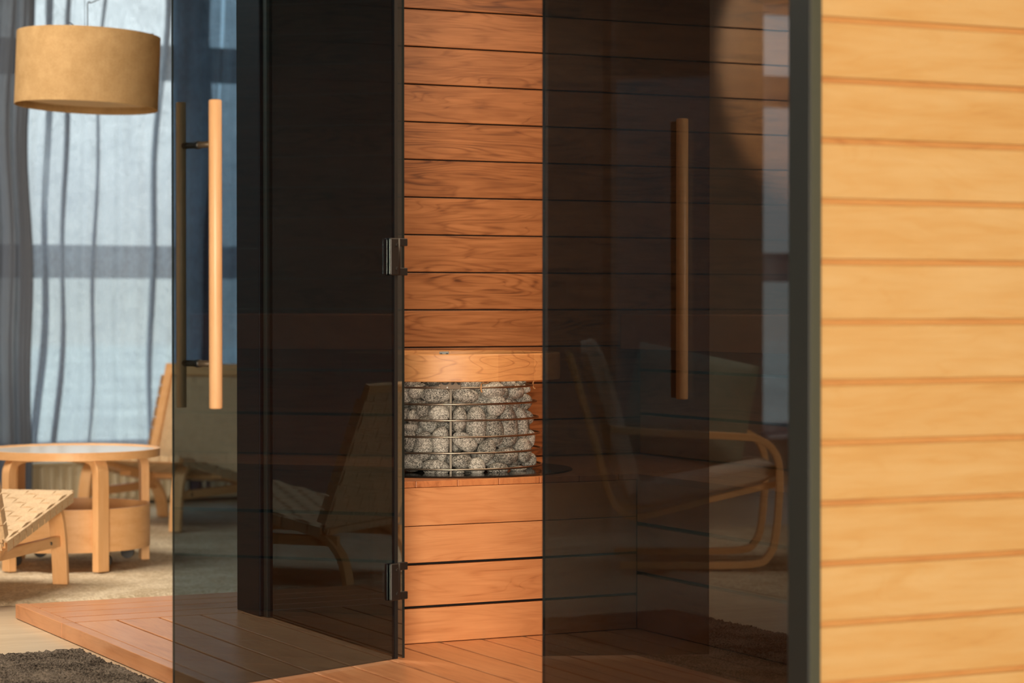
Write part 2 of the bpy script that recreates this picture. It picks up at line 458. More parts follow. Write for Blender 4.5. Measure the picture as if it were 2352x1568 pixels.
# ------------------------------------------------------------------ curtains
def curtain(name, label, x0, x1, y, z0, z1, folds, mat, amp=.035, wav=.22, seed=1, parent=None, over=.008, lean=.05):
    rnd = random.Random(seed)
    nz = 60
    # arc positions: list of (xbase, dyn) sample stations
    st = []
    x = x0
    stations = []
    fs = sorted(folds)
    N = int((x1 - x0) / .012)
    xs_ = [x0 + (x1 - x0) * i / N for i in range(N + 1)]
    ph = [rnd.uniform(0, 6.28) for _ in range(6)]
    for xx in xs_:
        stations.append((xx, 0, None))
    # insert S folds
    out = []
    for i, s in enumerate(stations):
        out.append(s)
        for f in fs:
            if i + 1 < len(stations) and s[0] <= f < stations[i + 1][0]:
                for t in [q / 20 for q in range(1, 20)]: out.append((f, t, f))
    bm = NB()
    grid = []
    for iz in range(nz + 1):
        z = z0 + (z1 - z0) * iz / nz
        row = []
        for (bx, t, f) in out:
            sway = .018 * math.sin(2.1 * z + bx * 3 + ph[0]) + .010 * math.sin(5.3 * z + bx * 7 + ph[1])
            yy = y + amp * math.sin(2 * PI * bx / wav + ph[2] + .5 * math.sin(1.3 * z + bx)) + amp * .4 * math.sin(2 * PI * bx / (wav * .43) + ph[3] + z * .8)
            px = bx
            if f is not None:
                w = over * (.45 + .65 * abs(math.sin(z * 1.7 + f * 9)) )
                px = bx + w * math.sin(6 * PI * t)
                yy += .03 * t
            else:
                for q in fs:
                    d = bx - q
                    if abs(d) < .06:
                        px += 0
            row.append(bm.verts.new((px + sway + lean * (z - 1.3), yy, z)))
        grid.append(row)
    for iz in range(nz):
        for k in range(len(out) - 1):
            bm.faces.new([grid[iz][k], grid[iz][k + 1], grid[iz + 1][k + 1], grid[iz + 1][k]])
    return mesh_obj(name, bm, mat, parent, smooth=True)

tag(curtain('curtain', '', 3.375, 4.41, 12.36, .27, 2.88, [3.50, 3.52, 3.595, 3.605, 3.78, 4.11, 4.125], M_sheer, seed=3, amp=.02),
    'sheer blue grey linen curtain with daylight through it, behind the lampshade', 'curtain', 'linen curtains on the window wall')
tag(curtain('curtain', '', 4.355, 4.475, 12.475, .06, 2.88, [4.38, 4.40, 4.42, 4.45], M_thick, wav=.07, seed=5, lean=0, amp=.015),
    'dark gathered curtain stack seen through the glass door beside its handles', 'curtain', 'linen curtains on the window wall')
tag(curtain('curtain', '', 4.48, 5.2, 12.36, .27, 2.88, [4.72, 4.9, 5.05], M_sheer, seed=8, lean=0, amp=.02),
    'sheer linen curtain strip seen through the door, right of the dark gathered stack', 'curtain', 'linen curtains on the window wall')
tag(curtain('curtain', '', 3.05, 3.41, 12.25, .06, 2.88, [3.2, 3.3, 3.36, 3.38, 3.40], M_thick, wav=.09, seed=9, lean=.02, amp=.02),
    'thick dark blue grey curtain at the left edge of the photo', 'curtain', 'linen curtains on the window wall')
tag(curtain('curtain', '', -3.9, -2.62, 12.36, .06, 2.88, [-2.8, -3.0, -3.3], M_sheer, seed=11, amp=.02),
    'sheer linen curtain mirrored at the right end of the fixed glass pane', 'curtain', 'linen curtains on the window wall')
bm = NB(); cyl(bm, (-4.3, 12.42, 2.95), (6.2, 12.42, 2.95), .012)
tag(mesh_obj('curtain_rail', bm, M_frame, smooth=False), 'thin black rail carrying the linen curtains', 'curtain rail')

# ------------------------------------------------------------------ deck
DZ = .05
deck = thing('wooden_deck', 'low orange wooden deck running under and around the glass sauna wall', 'deck', (0, 0, 0))
bm = NB()
g = .0045
x = 2.24
while x < 5.5:
    a, b = x + g, x + .143 - g
    box(bm, a, min(b, 5.6), 3.9 if x < 2.6 else 4.362, 7.56 - g, .018, DZ)
    x += .143
mesh_obj('boards', bm, M_decky, deck, bevel=.0025)
bm = NB()
for k in range(4): box(bm, 2.24 + g, 5.6, 7.56 + k * .1375 + g, 7.56 + (k + 1) * .1375 - g, .018, DZ)
mesh_obj('cross_boards', bm, M_deckx, deck, bevel=.0025)
bm = NB(); box(bm, 2.20, 2.24, 3.9, 7.559, .002, DZ + .0005); box(bm, 2.20, 2.24, 7.561, 8.112, .002, DZ + .0005)
mesh_obj('edge_board', bm, M_decky, deck, bevel=.002)
bm = NB(); box(bm, 2.24, 5.6, 4.37, 8.09, 0.001, .016)
mesh_obj('subframe', bm, M_gap, deck)

# ------------------------------------------------------------------ cabin shell
GX = 2.85   # plane of the glass wall
HC = 2.35   # cabin height
BWY = 7.45
# back wall boards
def board_wall_x(bm, x0, x1, yf, yb, z00, pitch, z0, z1, gap=.003, cham=.003):
    k = math.floor((z0 - z00) / pitch)
    while z00 + k * pitch < z1:
        a = max(z0, z00 + k * pitch + gap / 2); b = min(z1, z00 + (k + 1) * pitch - gap / 2)
        if b > a + .004: box(bm, x0, x1, yf, yb, a, b)
        k += 1
bm = NB(); board_wall_x(bm, 2.872, 5.70, BWY, BWY + .02, 1.053, .1271, .05, HC, gap=.0045)
tag(mesh_obj('wall_inner_back', bm, M_back, bevel=.002), 'orange brown horizontal aspen boards lining the back of the sauna', 'wall', kind='structure')
bm = NB(); box(bm, 2.872, 5.72, BWY + .0202, BWY + .09, .05, HC)
tag(mesh_obj('wall_outer_back', bm, M_gap), 'outer shell behind the sauna boards', 'wall', kind='structure')
# right inner wall
bm = NB()
k = math.floor((.05 - 1.053) / .1271)
while 1.053 + k * .1271 < HC:
    a = max(.05, 1.053 + k * .1271 + .0015); b = min(HC, 1.053 + (k + 1) * .1271 - .0015)
    if b > a: box(bm, 5.70, 5.72, 4.36, BWY, a, b)
    k += 1
M_sidey = wood('aspen_wall_side', TL, TM, TD, 'Y', 'Z', .1271, 1.053 - .1271 * 30, .45)
tag(mesh_obj('wall_inner_right', bm, M_sidey, bevel=.002), 'aspen boards lining the right side of the sauna', 'wall', kind='structure')
# front wall
FWY = 4.234
bm = NB(); board_wall_x(bm, 2.860, 5.8, FWY, FWY + .010, 1.0335, .1271, .0, HC + .05, gap=.012)
tag(mesh_obj('wall_front', bm, M_front, bevel=.004, seg=3), 'pale yellow horizontal board cladding on the cabin front, right of the dark post', 'wall', kind='structure')
M_frontback = wood('alder_shell', (.58, .30, .095), (.54, .26, .08), (.46, .2, .06), 'X', 'Z', .127, 0, .6, knots=False)
bm = NB(); box(bm, 2.862, 5.8, FWY + .0102, FWY + .12, .0, HC + .05)
tag(mesh_obj('wall_front_shell', bm, M_frontback), 'shell behind the pale board cladding', 'wall', kind='structure')
bm = NB(); box(bm, 2.83, 5.8, FWY - .0, 7.6, HC, HC + .06)
tag(mesh_obj('ceiling_cabin', bm, M_frontback), 'wooden ceiling of the sauna cabin', 'ceiling', kind='structure')
# corner post
post = thing('corner_post', 'dark grey metal corner post between tinted glass and pale boards', 'post', (0, 0, 0))
bm = NB(); box(bm, 2.829, 2.8585, 4.226, 4.305, .0, HC + .02)
mesh_obj('post', bm, M_frame, post, bevel=.003)
bm = NB(); box(bm, 2.8325, 2.8575, 4.2215, 4.2265, .0, HC + .02)
mesh_obj('cover_strip', bm, M_frame2, post, bevel=.001)
# back post
bp_ = thing('corner_post', 'black post at the far end of the glass wall, seen through the open door', 'post', (0, 0, 0))
bm = NB(); box(bm, 2.822, 2.872, 7.42, 7.63, .05, HC)
mesh_obj('post', bm, M_frame, bp_, bevel=.004)
bm = NB(); box(bm, 2.835, 2.868, 7.385, 7.418, .05, HC)
mesh_obj('glazing_channel', bm, M_frame2, bp_, bevel=.003)

def pane(name, y0, y1, z0, z1, mat, label, x=GX, t=.004):
    w = tag(link(bpy.data.objects.new(name, None)), label, 'glass pane', kind='structure')
    bm = NB(); box(bm, x - t, x + t, y0, y1, z0, z1)
    for f in bm.faces: f.material_index = 0 if abs(f.normal.x) > .5 else 1
    bm.faces.ensure_lookup_table(); bm.normal_update()
    for f in bm.faces:
        f.material_index = 0 if abs(f.normal.x) > .5 else 1
    mesh_obj('pane', bm, [mat, M_edge], w)
    return w
pane('window_4', 4.305, 5.463, .055, HC - .01, M_glass, 'fixed dark tinted glass pane between the door opening and the corner post')
pane('window_5', 6.335, 7.39, .055, HC - .01, M_glass, 'fixed dark tinted glass pane behind the open door')

# ------------------------------------------------------------------ door leaf
h0 = Vector((2.812, 6.302)); h1 = Vector((2.036, 5.975))
dv = (h1 - h0); LW = dv.length; ang = math.atan2(dv.y, dv.x)
door = tag(link(bpy.data.objects.new('door_1', None)), 'open frameless dark glass door with a long wooden bar handle', 'door', kind='structure')
door.location = (h0.x, h0.y, 0); door.rotation_euler = (0, 0, ang)
# local x along the leaf away from the hinge; camera side is local +y
bm = NB(); box(bm, 0, LW, -.004, .004, .060, HC - .02); bm.normal_update()
for f in bm.faces: f.material_index = 0 if abs(f.normal.y) > .5 else 1
mesh_obj('glass_leaf', bm, [M_glass_leaf, M_edge], door)
bm = NB(); box(bm, -.002, .010, -.006, .006, .060, HC - .02)
mesh_obj('door_seal', bm, M_gap, door)
HX = LW - .088
hd = link(bpy.data.objects.new('handle', None), door); hd.location = (HX, 0, 0)
bm = NB(); cyl(bm, (0, .066, .800), (0, .066, 1.602), .0172, 32, dome=.004)
o = mesh_obj('wooden_bar', bm, M_handle, hd, smooth=True); o['label'] = 'round pale wooden bar'
bm = NB(); cyl(bm, (0, -.066, .800), (0, -.066, 1.602), .0132, 32, dome=.002)
M_brown = plain('bronze_bar', (.66, .36, .16), .4, .1)
M_dbrown = plain('dark_bronze', (.085, .065, .045), .45, .5)
o = mesh_obj('inner_bar', bm, M_brown, hd, smooth=True); o['label'] = 'round brown bar on the far side'
for z in (.917, 1.487):
    bm = NB(); cyl(bm, (0, -.056, z), (0, .052, z), .0085, 20)
    s = mesh_obj('standoff', bm, M_dbrown, hd, smooth=True)
    bm = NB(); cyl(bm, (0, -.007, z), (0, .007, z), .0105, 20)
    mesh_obj('collar', bm, M_hinge, hd, smooth=True)
def hinge(zc):
    h = link(bpy.data.objects.new('hinge', None), door); h.location = (0, 0, zc)
    inv = Matrix.Rotation(-ang, 4, 'Z')
    bm = NB()
    box(bm, .001, .034, .004, .014, -.053, .053)      # leaf clamp plates
    box(bm, .001, .034, -.014, -.004, -.053, .053)
    mesh_obj('clamp_plate', bm, M_hinge, h, bevel=.004, seg=3)
    bm = NB()
    for s in (-1, 1):
        a, b = sorted((s * .053, s * .031))
        box(bm, -.040, .004, -.006, .010, a, b)
    mesh_obj('knuckle', bm, M_hinge, h, bevel=.002)
    bm = NB(); cyl(bm, (-.004, .004, -.052), (-.004, .004, .052), .0075, 20)
    mesh_obj('pin', bm, M_hinge, h, smooth=True)
    for s in (-1, 1):
        bm = NB(); cyl(bm, (.009, .0135, s * .034), (.009, .0165, s * .034), .0055, 16, r1=.004)
        mesh_obj('screw', bm, M_hinge, h)
    bm = NB(); box(bm, .0330, .0350, .007, .0115, -.050, .050)
    mesh_obj('polished_edge', bm, plain('polished_edge', (.22, .26, .25), .3, 1), h, bevel=.001)
hinge(1.207); hinge(.281)

# ------------------------------------------------------------------ benches
PY = 6.612; PX = 3.78; PZ = .540
lb = thing('sauna_platform', 'orange wooden heater platform of wide horizontal boards with two dark gaps', 'platform', (0, 0, 0))
lv = [(.052, .156), (.164, .286), (.294, .4035), (.4055, .5195)]
bm = NB()
for a, b in lv: box(bm, 2.875, PX, PY, PY + .022, a, b)
o = mesh_obj('front_boards', bm, M_bench, lb, bevel=.0018)
bm = NB()
x = 2.875
while x < PX + .6:
    b = min(x + .14, 4.50)
    box(bm, x + .001, b - .001, PY, BWY - .002, .5205, PZ)
    x += .14
mesh_obj('top_boards', bm, M_topx, lb, bevel=.0018)
bm = NB(); box(bm, 2.872, 4.4, PY + .03, BWY - .01, .051, .515)
mesh_obj('inner_box', bm, M_gap, lb)
sb = thing('sauna_bench', 'lower sauna bench along the right side behind the fixed glass', 'bench', (0, 0, 0), group=None)
bm = NB()
for a, b in [(.052, .222), (.232, .376), (.388, .5195)]: box(bm, PX, PX + .022, 4.45, PY - .002, a, b)
mesh_obj('front_boards', bm, M_benchy, sb, bevel=.0018)
M_topy = wood('aspen_top_long', (.66, .28, .11), (.55, .21, .08), (.30, .10, .035), 'Y', 'X', .12, PX, .34, figure=.7, grain=.6, knots=False)
bm = NB()
for k in range(6): box(bm, PX - .006 + k * .12, PX - .006 + k * .12 + .113, 4.45, PY - .003, .5205, PZ)
mesh_obj('top_boards', bm, M_topy, sb, bevel=.0018)
bm = NB(); box(bm, PX + .03, 4.45, 4.47, PY - .01, .051, .515)
mesh_obj('inner_box', bm, M_gap, sb)
ub = thing('sauna_bench', 'upper sauna bench with a thick front edge high behind the fixed glass', 'bench', (0, 0, 0))
UX = 4.19
bm = NB(); box(bm, UX, UX + .03, 4.45, BWY - .004, .915, 1.036)
mesh_obj('front_edge', bm, M_topy, ub, bevel=.002)
bm = NB()
for k in range(10): box(bm, UX + .034 + k * .12, UX + .034 + k * .12 + .112, 4.45, BWY - .004, 1.012, 1.036)
mesh_obj('seat_boards', bm, M_topy, ub, bevel=.002)
bm = NB()
for a, b in [(.545, .68), (.69, .835), (.845, .912)]: box(bm, UX + .08, UX + .10, 4.45, BWY - .004, a, b)
mesh_obj('riser_boards', bm, M_benchy, ub, bevel=.002)

# ------------------------------------------------------------------ heater
HC_ = Vector((3.33, 7.03)); 
view = Vector((HC_.x, HC_.y, 0)).normalized()          # from the camera towards the heater
fwd_ang = math.atan2(-view.y, -view.x)                  # direction from heater towards the camera side
ht = thing('sauna_heater', 'round wire sauna heater full of grey stones on the platform', 'heater', (HC_.x, HC_.y, PZ), fwd_ang)
# local: +x faces the room
ringz = [.019, .070, .120, .171, .221, .272]
ringr = [.292, .290, .286, .281, .275, .262]
def circle(r, z, n=96): return [(r * math.cos(2 * PI * i / n), r * math.sin(2 * PI * i / n), z) for i in range(n)]
for r, z in zip(ringr, ringz):
    bm = NB(); tube(bm, circle(r, z), .0033, 10, True)
    mesh_obj('cage_ring', bm, M_steel, ht, smooth=True)
for k in range(4):
    a = (0, 2.0, PI, -2.0)[k]
    bm = NB()
    P = [(ringr[0] - .005, .002)] + [(r - .005, z) for r, z in zip(ringr, ringz)] + [(.25, .31)]
    M_ = Matrix.Rotation(a, 4, 'Z')
    n0 = len(bm.verts)
    strip(bm, P, -.0036, .0036, .005)
    for v in bm.verts: v.co = M_ @ v.co
    mesh_obj('cage_bar', bm, M_bar, ht, bevel=.0008)
bm = NB(); lathe(bm, [(0.0, .0), (.392, .0), (.393, .0025), (.390, .005), (.30, .006), (0, .006)], 96, closed=False)
mesh_obj('base_plate', bm, M_black, ht, smooth=False)
bm = NB(); cyl(bm, (0, 0, .006), (0, 0, .29), .12, 40)
mesh_obj('heating_core', bm, M_core, ht)
for q in (-.40, -.46):
    a = math.pi / 2 - .47 + (q + .40) * 1.3
    bm = NB(); cyl(bm, (.352 * math.cos(-a), -.352 * math.sin(a) * -1, .005), (.352 * math.cos(-a), .352 * math.sin(a), .0085), .0045, 12)
    mesh_obj('base_screw', bm, M_screw, ht)
# name plate
pl = link(bpy.data.objects.new('name_plate', None), ht)
bm = NB()
n = 8
for i in range(n):
    pass
box(bm, .2665, .2685, -.0318, .0318, .268, .345)
mesh_obj('plate', bm, M_plate, pl, bevel=.001)
def letters(txt, z, parent, size=.040):
    cu = bpy.data.curves.new('lettering', 'FONT'); cu.body = txt; cu.size = size; cu.extrude = .0006
    cu.align_x = 'CENTER'; cu.align_y = 'BOTTOM'; cu.offset = .0010; cu.space_character = 1.15
    cu.materials.append(M_ink)
    t_ = bpy.data.objects.new('tmp_text', cu); C.objects.link(t_); bpy.context.view_layer.update()
    me = bpy.data.meshes.new_from_object(t_.evaluated_get(bpy.context.evaluated_depsgraph_get()))
    bpy.data.objects.remove(t_)
    o = bpy.data.objects.new('lettering', me); link(o, parent)
    o.rotation_euler = (PI / 2, 0, PI / 2); o.location = (.2690, 0, z)
letters('UM', .2745, pl); letters('HU', .308, pl)
bm = NB(); cyl(bm, (.2685, -.0105, .2735), (.2700, -.0105, .2735), .0024, 12)
mesh_obj('rivet', bm, M_screw, pl)

# guard rail ring
gr = link(bpy.data.objects.new('guard_rail', None), ht)
z0r, z1r = .293, .378
bm = NB()
prof = [(.349, z0r + .002), (.351, z0r), (.372, z0r), (.374, z0r + .002), (.374, z1r - .003), (.371, z1r), (.352, z1r), (.349, z1r - .003)]
prof = [(r - .022, z) for r, z in prof]
lathe(bm, prof, 256)
# rail material uses a wrap-round coordinate
def rail_mat():
    m, nt, out = newmat('rail_alder'); g = G(nt)
    tc = g.n('ShaderNodeTexCoord'); sp = g.n('ShaderNodeSeparateXYZ'); g.l(tc.outputs['Object'], sp.inputs[0])
    an = g.math('MULTIPLY', g.math('ARCTAN2', sp.outputs[1], sp.outputs[0]), .36)
    cv = g.n('ShaderNodeCombineXYZ'); g.l(g.math('MULTIPLY', an, 1.3), cv.inputs[0]); g.l(g.math('MULTIPLY', sp.outputs[2], 5.0), cv.inputs[1])
    big = g.n('ShaderNodeTexNoise', i_Scale=1.6, i_Detail=2.0); g.l(cv.outputs[0], big.inputs['Vector'])
    fr = g.math('FRACT', g.math('MULTIPLY', big.outputs[0], 16.0))
    line = g.math('SUBTRACT', 1, g.math('MINIMUM', g.math('MULTIPLY', g.math('ABSOLUTE', g.math('SUBTRACT', fr, .5)), 9.0), 1))
    cv2 = g.n('ShaderNodeCombineXYZ'); g.l(g.math('MULTIPLY', an, 14.0), cv2.inputs[0]); g.l(g.math('MULTIPLY', sp.outputs[2], 120.0), cv2.inputs[1])
    fi = g.n('ShaderNodeTexNoise', i_Scale=1.0, i_Detail=3.0); g.l(cv2.outputs[0], fi.inputs['Vector'])
    # one joint with a different block of wood
    jn = g.math('MULTIPLY', g.math('GREATER_THAN', an, .155), g.math('LESS_THAN', an, .30))
    f = g.math('SUBTRACT', g.math('ADD', .55, g.math('MULTIPLY', g.math('SUBTRACT', fi.outputs[0], .5), .6)), g.math('MULTIPLY', line, .26))
    f = g.math('SUBTRACT', f, g.math('MULTIPLY', jn, .12))
    col = g.ramp(f, [(.1, (.42, .17, .06)), (.5, (.68, .33, .125)), (.85, (.80, .44, .19))])
    b = g.n('ShaderNodeBsdfPrincipled', i_Roughness=.46); g.l(col, b.inputs['Base Color'])
    g.l(b.outputs[0], out.inputs[0]); return m
mesh_obj('rail_band', bm, rail_mat(), gr, smooth=False, autosmooth=True)
bm = NB()
for s in (0,):
    box(bm, -.329, -.3245, -.038, .038 - .044, z1r - .024, z1r - .004)
mesh_obj('joint_clip', bm, M_screw, gr, bevel=.001)
for yy in (-.032, -.012):
    bm = NB(); cyl(bm, (-.3245, yy, z1r - .013), (-.321, yy, z1r - .013), .0042, 12)
    mesh_obj('clip_screw', bm, M_hinge, gr)
for a in (.36, -.9, 1.7, 2.7, -2.2):
    ca, sa = math.cos(a), math.sin(a)
    pts = [(.343, z0r + .004), (.325, z0r - .004), (.29, z0r - .006), (.272, .284), (.268, .272), (.27, .262), (.276, .259)]
    bm = NB(); tube(bm, [(r * ca, r * sa, z) for r, z in smoothpath([(p[0], p[1], 0) for p in pts], 4) and [(q[0], q[1]) for q in smoothpath([(p[0], p[1], 0) for p in pts], 4)]], .0022, 8)
    mesh_obj('hook', bm, M_brown, gr, smooth=True)

# ------------------------------------------------------------------ stones
def stone_mesh(seed, rx, ry, rz):
    rnd = random.Random(seed)
    bm = NB(); bmesh.ops.create_icosphere(bm, subdivisions=4, radius=1)
    dirs = [(Vector([rnd.gauss(0, 1) for _ in range(3)]).normalized(), rnd.uniform(.80, .97), rnd.uniform(.03, .10)) for _ in range(5)]
    k1 = Vector([rnd.uniform(-1, 1) for _ in range(3)]); tap = rnd.uniform(-.14, .14)
    for v in bm.verts:
        p = v.co.copy()
        # superellipsoid-ish plump pebble with a few worn flats
        s = (abs(p.x) ** 2.3 + abs(p.y) ** 2.3 + abs(p.z) ** 2.3) ** (-1 / 2.3)
        p = p * (1 * .55 + s * .45)
        for d, lim, soft in dirs:
            h = p.dot(d)
            if h > lim: p -= d * (h - lim) * .7
        p.x *= 1 + tap * p.z; p.y *= 1 + tap * p.z
        p += k1 * .05 * math.sin(2.2 * p.z + seed)
        v.co = Vector((p.x * rx, p.y * ry, p.z * rz))
    me = bpy.data.meshes.new('sauna_stone'); bm.to_mesh(me); bm.free()
    me.materials.append(M_granite)
    for p in me.polygons: p.use_smooth = True
    return me
# each row: lateral position and height on the cage (mm), half width, half height (mm), tilt in degrees, depth order
S = []
def st(cx, cy, rx, ry, rot=0, dep=0): S.append((cx, cy, rx, ry, rot, dep))
st(640,625,146,80); st(437,600,66,66); st(345,620,44,88); st(400,515,70,42); st(600,505,92,42,0,1); st(940,625,122,78,4); st(975,520,100,46); st(1215,585,116,74,-4); st(1372,520,44,36); st(1440,600,82,70); st(1350,590,60,42,0,1); st(1548,590,24,44); st(1565,650,28,50,0,1); st(1482,520,44,32)
st(432,735,44,72,15,1); st(512,765,62,84,10); st(672,810,104,84,3); st(885,715,50,48,0,1); st(1095,730,90,100,0,1); st(1245,740,84,112,22); st(1336,650,30,44,0,1); st(1420,715,62,58,20,1); st(1546,718,68,84)
st(325,700,44,70,0,1)
st(325,830,38,66); st(412,850,52,84,15); st(556,930,92,84,25,1); st(740,930,60,60,0,1); st(877,865,74,130,0); st(1045,925,98,176,-3); st(1225,975,82,146,-17); st(1372,940,78,212,-2); st(1500,930,52,160,-14); st(1572,880,46,80,-20); st(385,950,66,46); st(1430,1140,50,60,0,1); st(1190,860,60,60,0,1)
st(370,1075,76,112,8); st(515,1130,98,146,12); st(690,1100,82,170,0); st(930,1088,80,136,-58); st(1145,1180,82,128,22); st(1605,1085,44,116,-4); st(1525,1200,84,126,-4); st(1335,1235,128,88,5); st(895,1272,100,80,10); st(832,1140,36,56,0,1); st(450,990,60,60,0,1); st(620,1230,60,70,0,1)
st(398,1295,106,86,0); st(635,1338,132,86,4); st(1048,1325,80,84,-20); st(1262,1352,98,60,0); st(1475,1378,70,30); st(862,1392,60,30); st(1622,1310,36,80,-5); st(1175,1305,44,50,0,1); st(308,1245,42,52,0,1); st(960,1390,40,30,0,1)
K = .0003187
words = ['first', 'second', 'third', 'fourth', 'fifth', 'sixth', 'seventh', 'eighth', 'ninth']
items = []
for i, (cx, cy, rx, ry, rot, dep) in enumerate(S):
    s = (cx - 788) * K; z = .989 - cy * K
    items.append([s, z, rx * K, ry * K, rot, dep, i])
def rowname(z):
    zz = z - PZ
    rows = ['at the lowest ring', 'in the lowest gap', 'in the second lowest gap', 'in the middle gap', 'in the second highest gap', 'just under the wooden rail']
    k = 0
    for q in (.035, .095, .145, .196, .247):
        if zz > q: k += 1
    return k, rows[k]
buckets = {}
for it in items:
    k, rn = rowname(it[1]); side = 'R' if it[0] > 0 else 'L'
    buckets.setdefault((k, side, rn), []).append(it)
labels = {}
for (k, side, rn), L in buckets.items():
    L.sort(key=lambda t: abs(t[0]))
    for j, it in enumerate(L):
        shape = 'upright oblong' if it[3] > it[2] * 1.45 else ('wide flat' if it[2] > it[3] * 1.35 else 'rounded')
        labels[it[6]] = '%s grey stone, %s %s of the cage bar, %s' % (shape, words[j], 'right' if side == 'R' else 'left', rn)
GS = 'grey stones packed in the heater cage'
def place_stone(s, z, rx, ry, rot, dep, seed, label):
    dm = max(min(rx, ry) * 1.0, .027)
    zz = z - PZ
    Rr = .286 - max(0, zz - .05) * .09
    rc = Rr - .006 - dm - dep * .055
    # apparent lateral offset is kept; follow the cage surface
    q = max(-.985, min(.985, s / (rc + (dm * .25))))
    th = math.asin(q)
    rc2 = abs(s / math.sin(th)) if abs(s) > .05 else rc
    rc2 = min(rc2, rc)
    me = stone_mesh(seed, rx / max(.55, math.cos(th) ** .7) if abs(q) < .8 else rx * 1.25, dm, ry)
    o = bpy.data.objects.new('sauna_stone', me); link(o)
    right = Vector((-view.y, view.x, 0)) * -1
    toward = -view
    p = Vector((HC_.x, HC_.y, 0)) + right * (rc * math.sin(th)) + toward * (rc * math.cos(th))
    n_ = (right * math.sin(th) + toward * math.cos(th)).normalized()
    zaxis = Vector((0, 0, 1)); xaxis = zaxis.cross(n_) ; xaxis = -xaxis if xaxis.dot(right) < 0 else xaxis
    yaxis = zaxis.cross(xaxis)
    Mx = Matrix((xaxis, yaxis, zaxis)).transposed()
    Rt = Matrix.Rotation(R(rot), 3, 'Y')
    o.matrix_world = Matrix.Translation((p.x, p.y, max(z, PZ + .010 + min(rx, ry) * .2))) @ (Mx @ Rt).to_4x4()
    tag(o, label, 'stone', GS)
    return o
for it in items:
    s, z, rx, ry, rot, dep, i = it
    place_stone(s, z, rx * 1.03, ry * 1.03, rot, dep, 100 + i, labels[i])
# the left flank of the cage, half hidden by the door
lab_flank = 'grey sauna stone on the left flank of the cage, behind the glass door edge'
lab_deep = 'shadowed grey sauna stone lying deep behind the outer stones'
seed = 400
for row in range(5):
    for j in range(4):
        th = R(-42 - j * 15 - (row % 2) * 7)
        z = PZ + .04 + row * .055 + random.uniform(-.006, .006)
        me = stone_mesh(seed, random.uniform(.024, .032), .024, random.uniform(.026, .034)); seed += 1
        o = bpy.data.objects.new('sauna_stone', me); link(o)
        rc = .250 - row * .004
        right = Vector((view.y, -view.x, 0)); p = Vector((HC_.x, HC_.y, 0)) + right * rc * math.sin(th) - view * rc * math.cos(th)
        o.location = (p.x, p.y, z); o.rotation_euler = (0, random.uniform(-.4, .4), fwd_ang + th + PI / 2)
        tag(o, lab_flank, 'stone', GS)
for row in range(5):
    for j in range(14):
        th = R(-72 + j * 18 + (row % 2) * 9) if j < 9 else R(34 + (j - 9) * 13 + (row % 2) * 6)
        z = PZ + .045 + row * .054 + random.uniform(-.008, .008)
        me = stone_mesh(seed, .028, .024, .028); seed += 1
        o = bpy.data.objects.new('sauna_stone', me); link(o)
        rc = .148 if j < 9 else .216
        right = Vector((view.y, -view.x, 0)); p = Vector((HC_.x, HC_.y, 0)) + right * rc * math.sin(th) - view * rc * math.cos(th)
        o.location = (p.x, p.y, z); o.rotation_euler = (random.uniform(-.6, .6), random.uniform(-.6, .6), random.uniform(0, 3))
        tag(o, lab_deep, 'stone', GS)

# ------------------------------------------------------------------ rugs
def rug(name, label, x0, x1, y0, y1, h, mat, step, amp):
    bm = NB(); nx = int((x1 - x0) / step); ny = int((y1 - y0) / step)
    rnd = random.Random(3)
    G_ = []
    for i in range(nx + 1):
        row = []
        for j in range(ny + 1):
            e = i in (0, nx) or j in (0, ny)
            row.append(bm.verts.new((x0 + (x1 - x0) * i / nx + rnd.uniform(-.3, .3) * step, y0 + (y1 - y0) * j / ny + rnd.uniform(-.3, .3) * step, (0.001 if e else h + rnd.uniform(-amp, amp)))))
        G_.append(row)
    for i in range(nx):
        for j in range(ny): bm.faces.new([G_[i][j], G_[i + 1][j], G_[i + 1][j + 1], G_[i][j + 1]])
    return tag(mesh_obj(name, bm, mat, smooth=True), label, 'rug')
rug('runner_rug', 'dark grey brown looped runner rug beside the wooden deck, bottom left', 1.41, 2.165, 5.0, 7.228, .012, M_mat, .0075, .007)
rug('area_rug', 'cream pile rug under the round table', 1.2, 4.6, 8.46, 11.9, .012, M_rug, .03, .003)
rug('area_rug', 'cream pile rug under the cushioned armchair, mirrored in the fixed pane', -1.6, .84, 6.6, 9.8, .012, M_rug, .03, .003)

# ------------------------------------------------------------------ pendant lamp
lamp = thing('pendant_lamp', 'tan burlap drum pendant lamp hanging in front of the curtain', 'lamp', (2.94, 9.72, 1.885))
bm = NB()
lathe(bm, [(.2905, .0), (.2935, .0), (.2935, .300), (.2905, .300)], 96)
sh = mesh_obj('lamp_shade', bm, M_shade, lamp, smooth=False)
sh.rotation_euler = (R(-.2), R(2.4), 0)
bm = NB(); lathe(bm, [(0, .03), (.288, .03), (.288, .033), (0, .033)], 96, closed=False)
df = mesh_obj('diffuser', bm, plain('diffuser_cloth', (.62, .46, .28), .9), lamp)
df.rotation_euler = sh.rotation_euler
bm = NB()
for k in range(3):
    a = k * 2 * PI / 3; tube(bm, [(0, 0, .30), (.29 * math.cos(a), .29 * math.sin(a), .318)], .002, 6)
cyl(bm, (0, 0, .22), (0, 0, .31), .02, 16)
mesh_obj('shade_fitter', bm, M_cord, lamp)
bm = NB()
tube(bm, smoothpath([(.006, 0, .30), (.006, 0, .40), (.006, 0, .425), (.014, 0, .437), (.05, -.02, .447), (.35, -.15, .62), (.8, -.3, 1.21)], 6), .0022, 8)
tube(bm, [(-.006, 0, .30), (-.006, 0, .43), (-.006, 0, 1.213)], .0010, 6)
mesh_obj('cord', bm, M_cord, lamp, smooth=True)
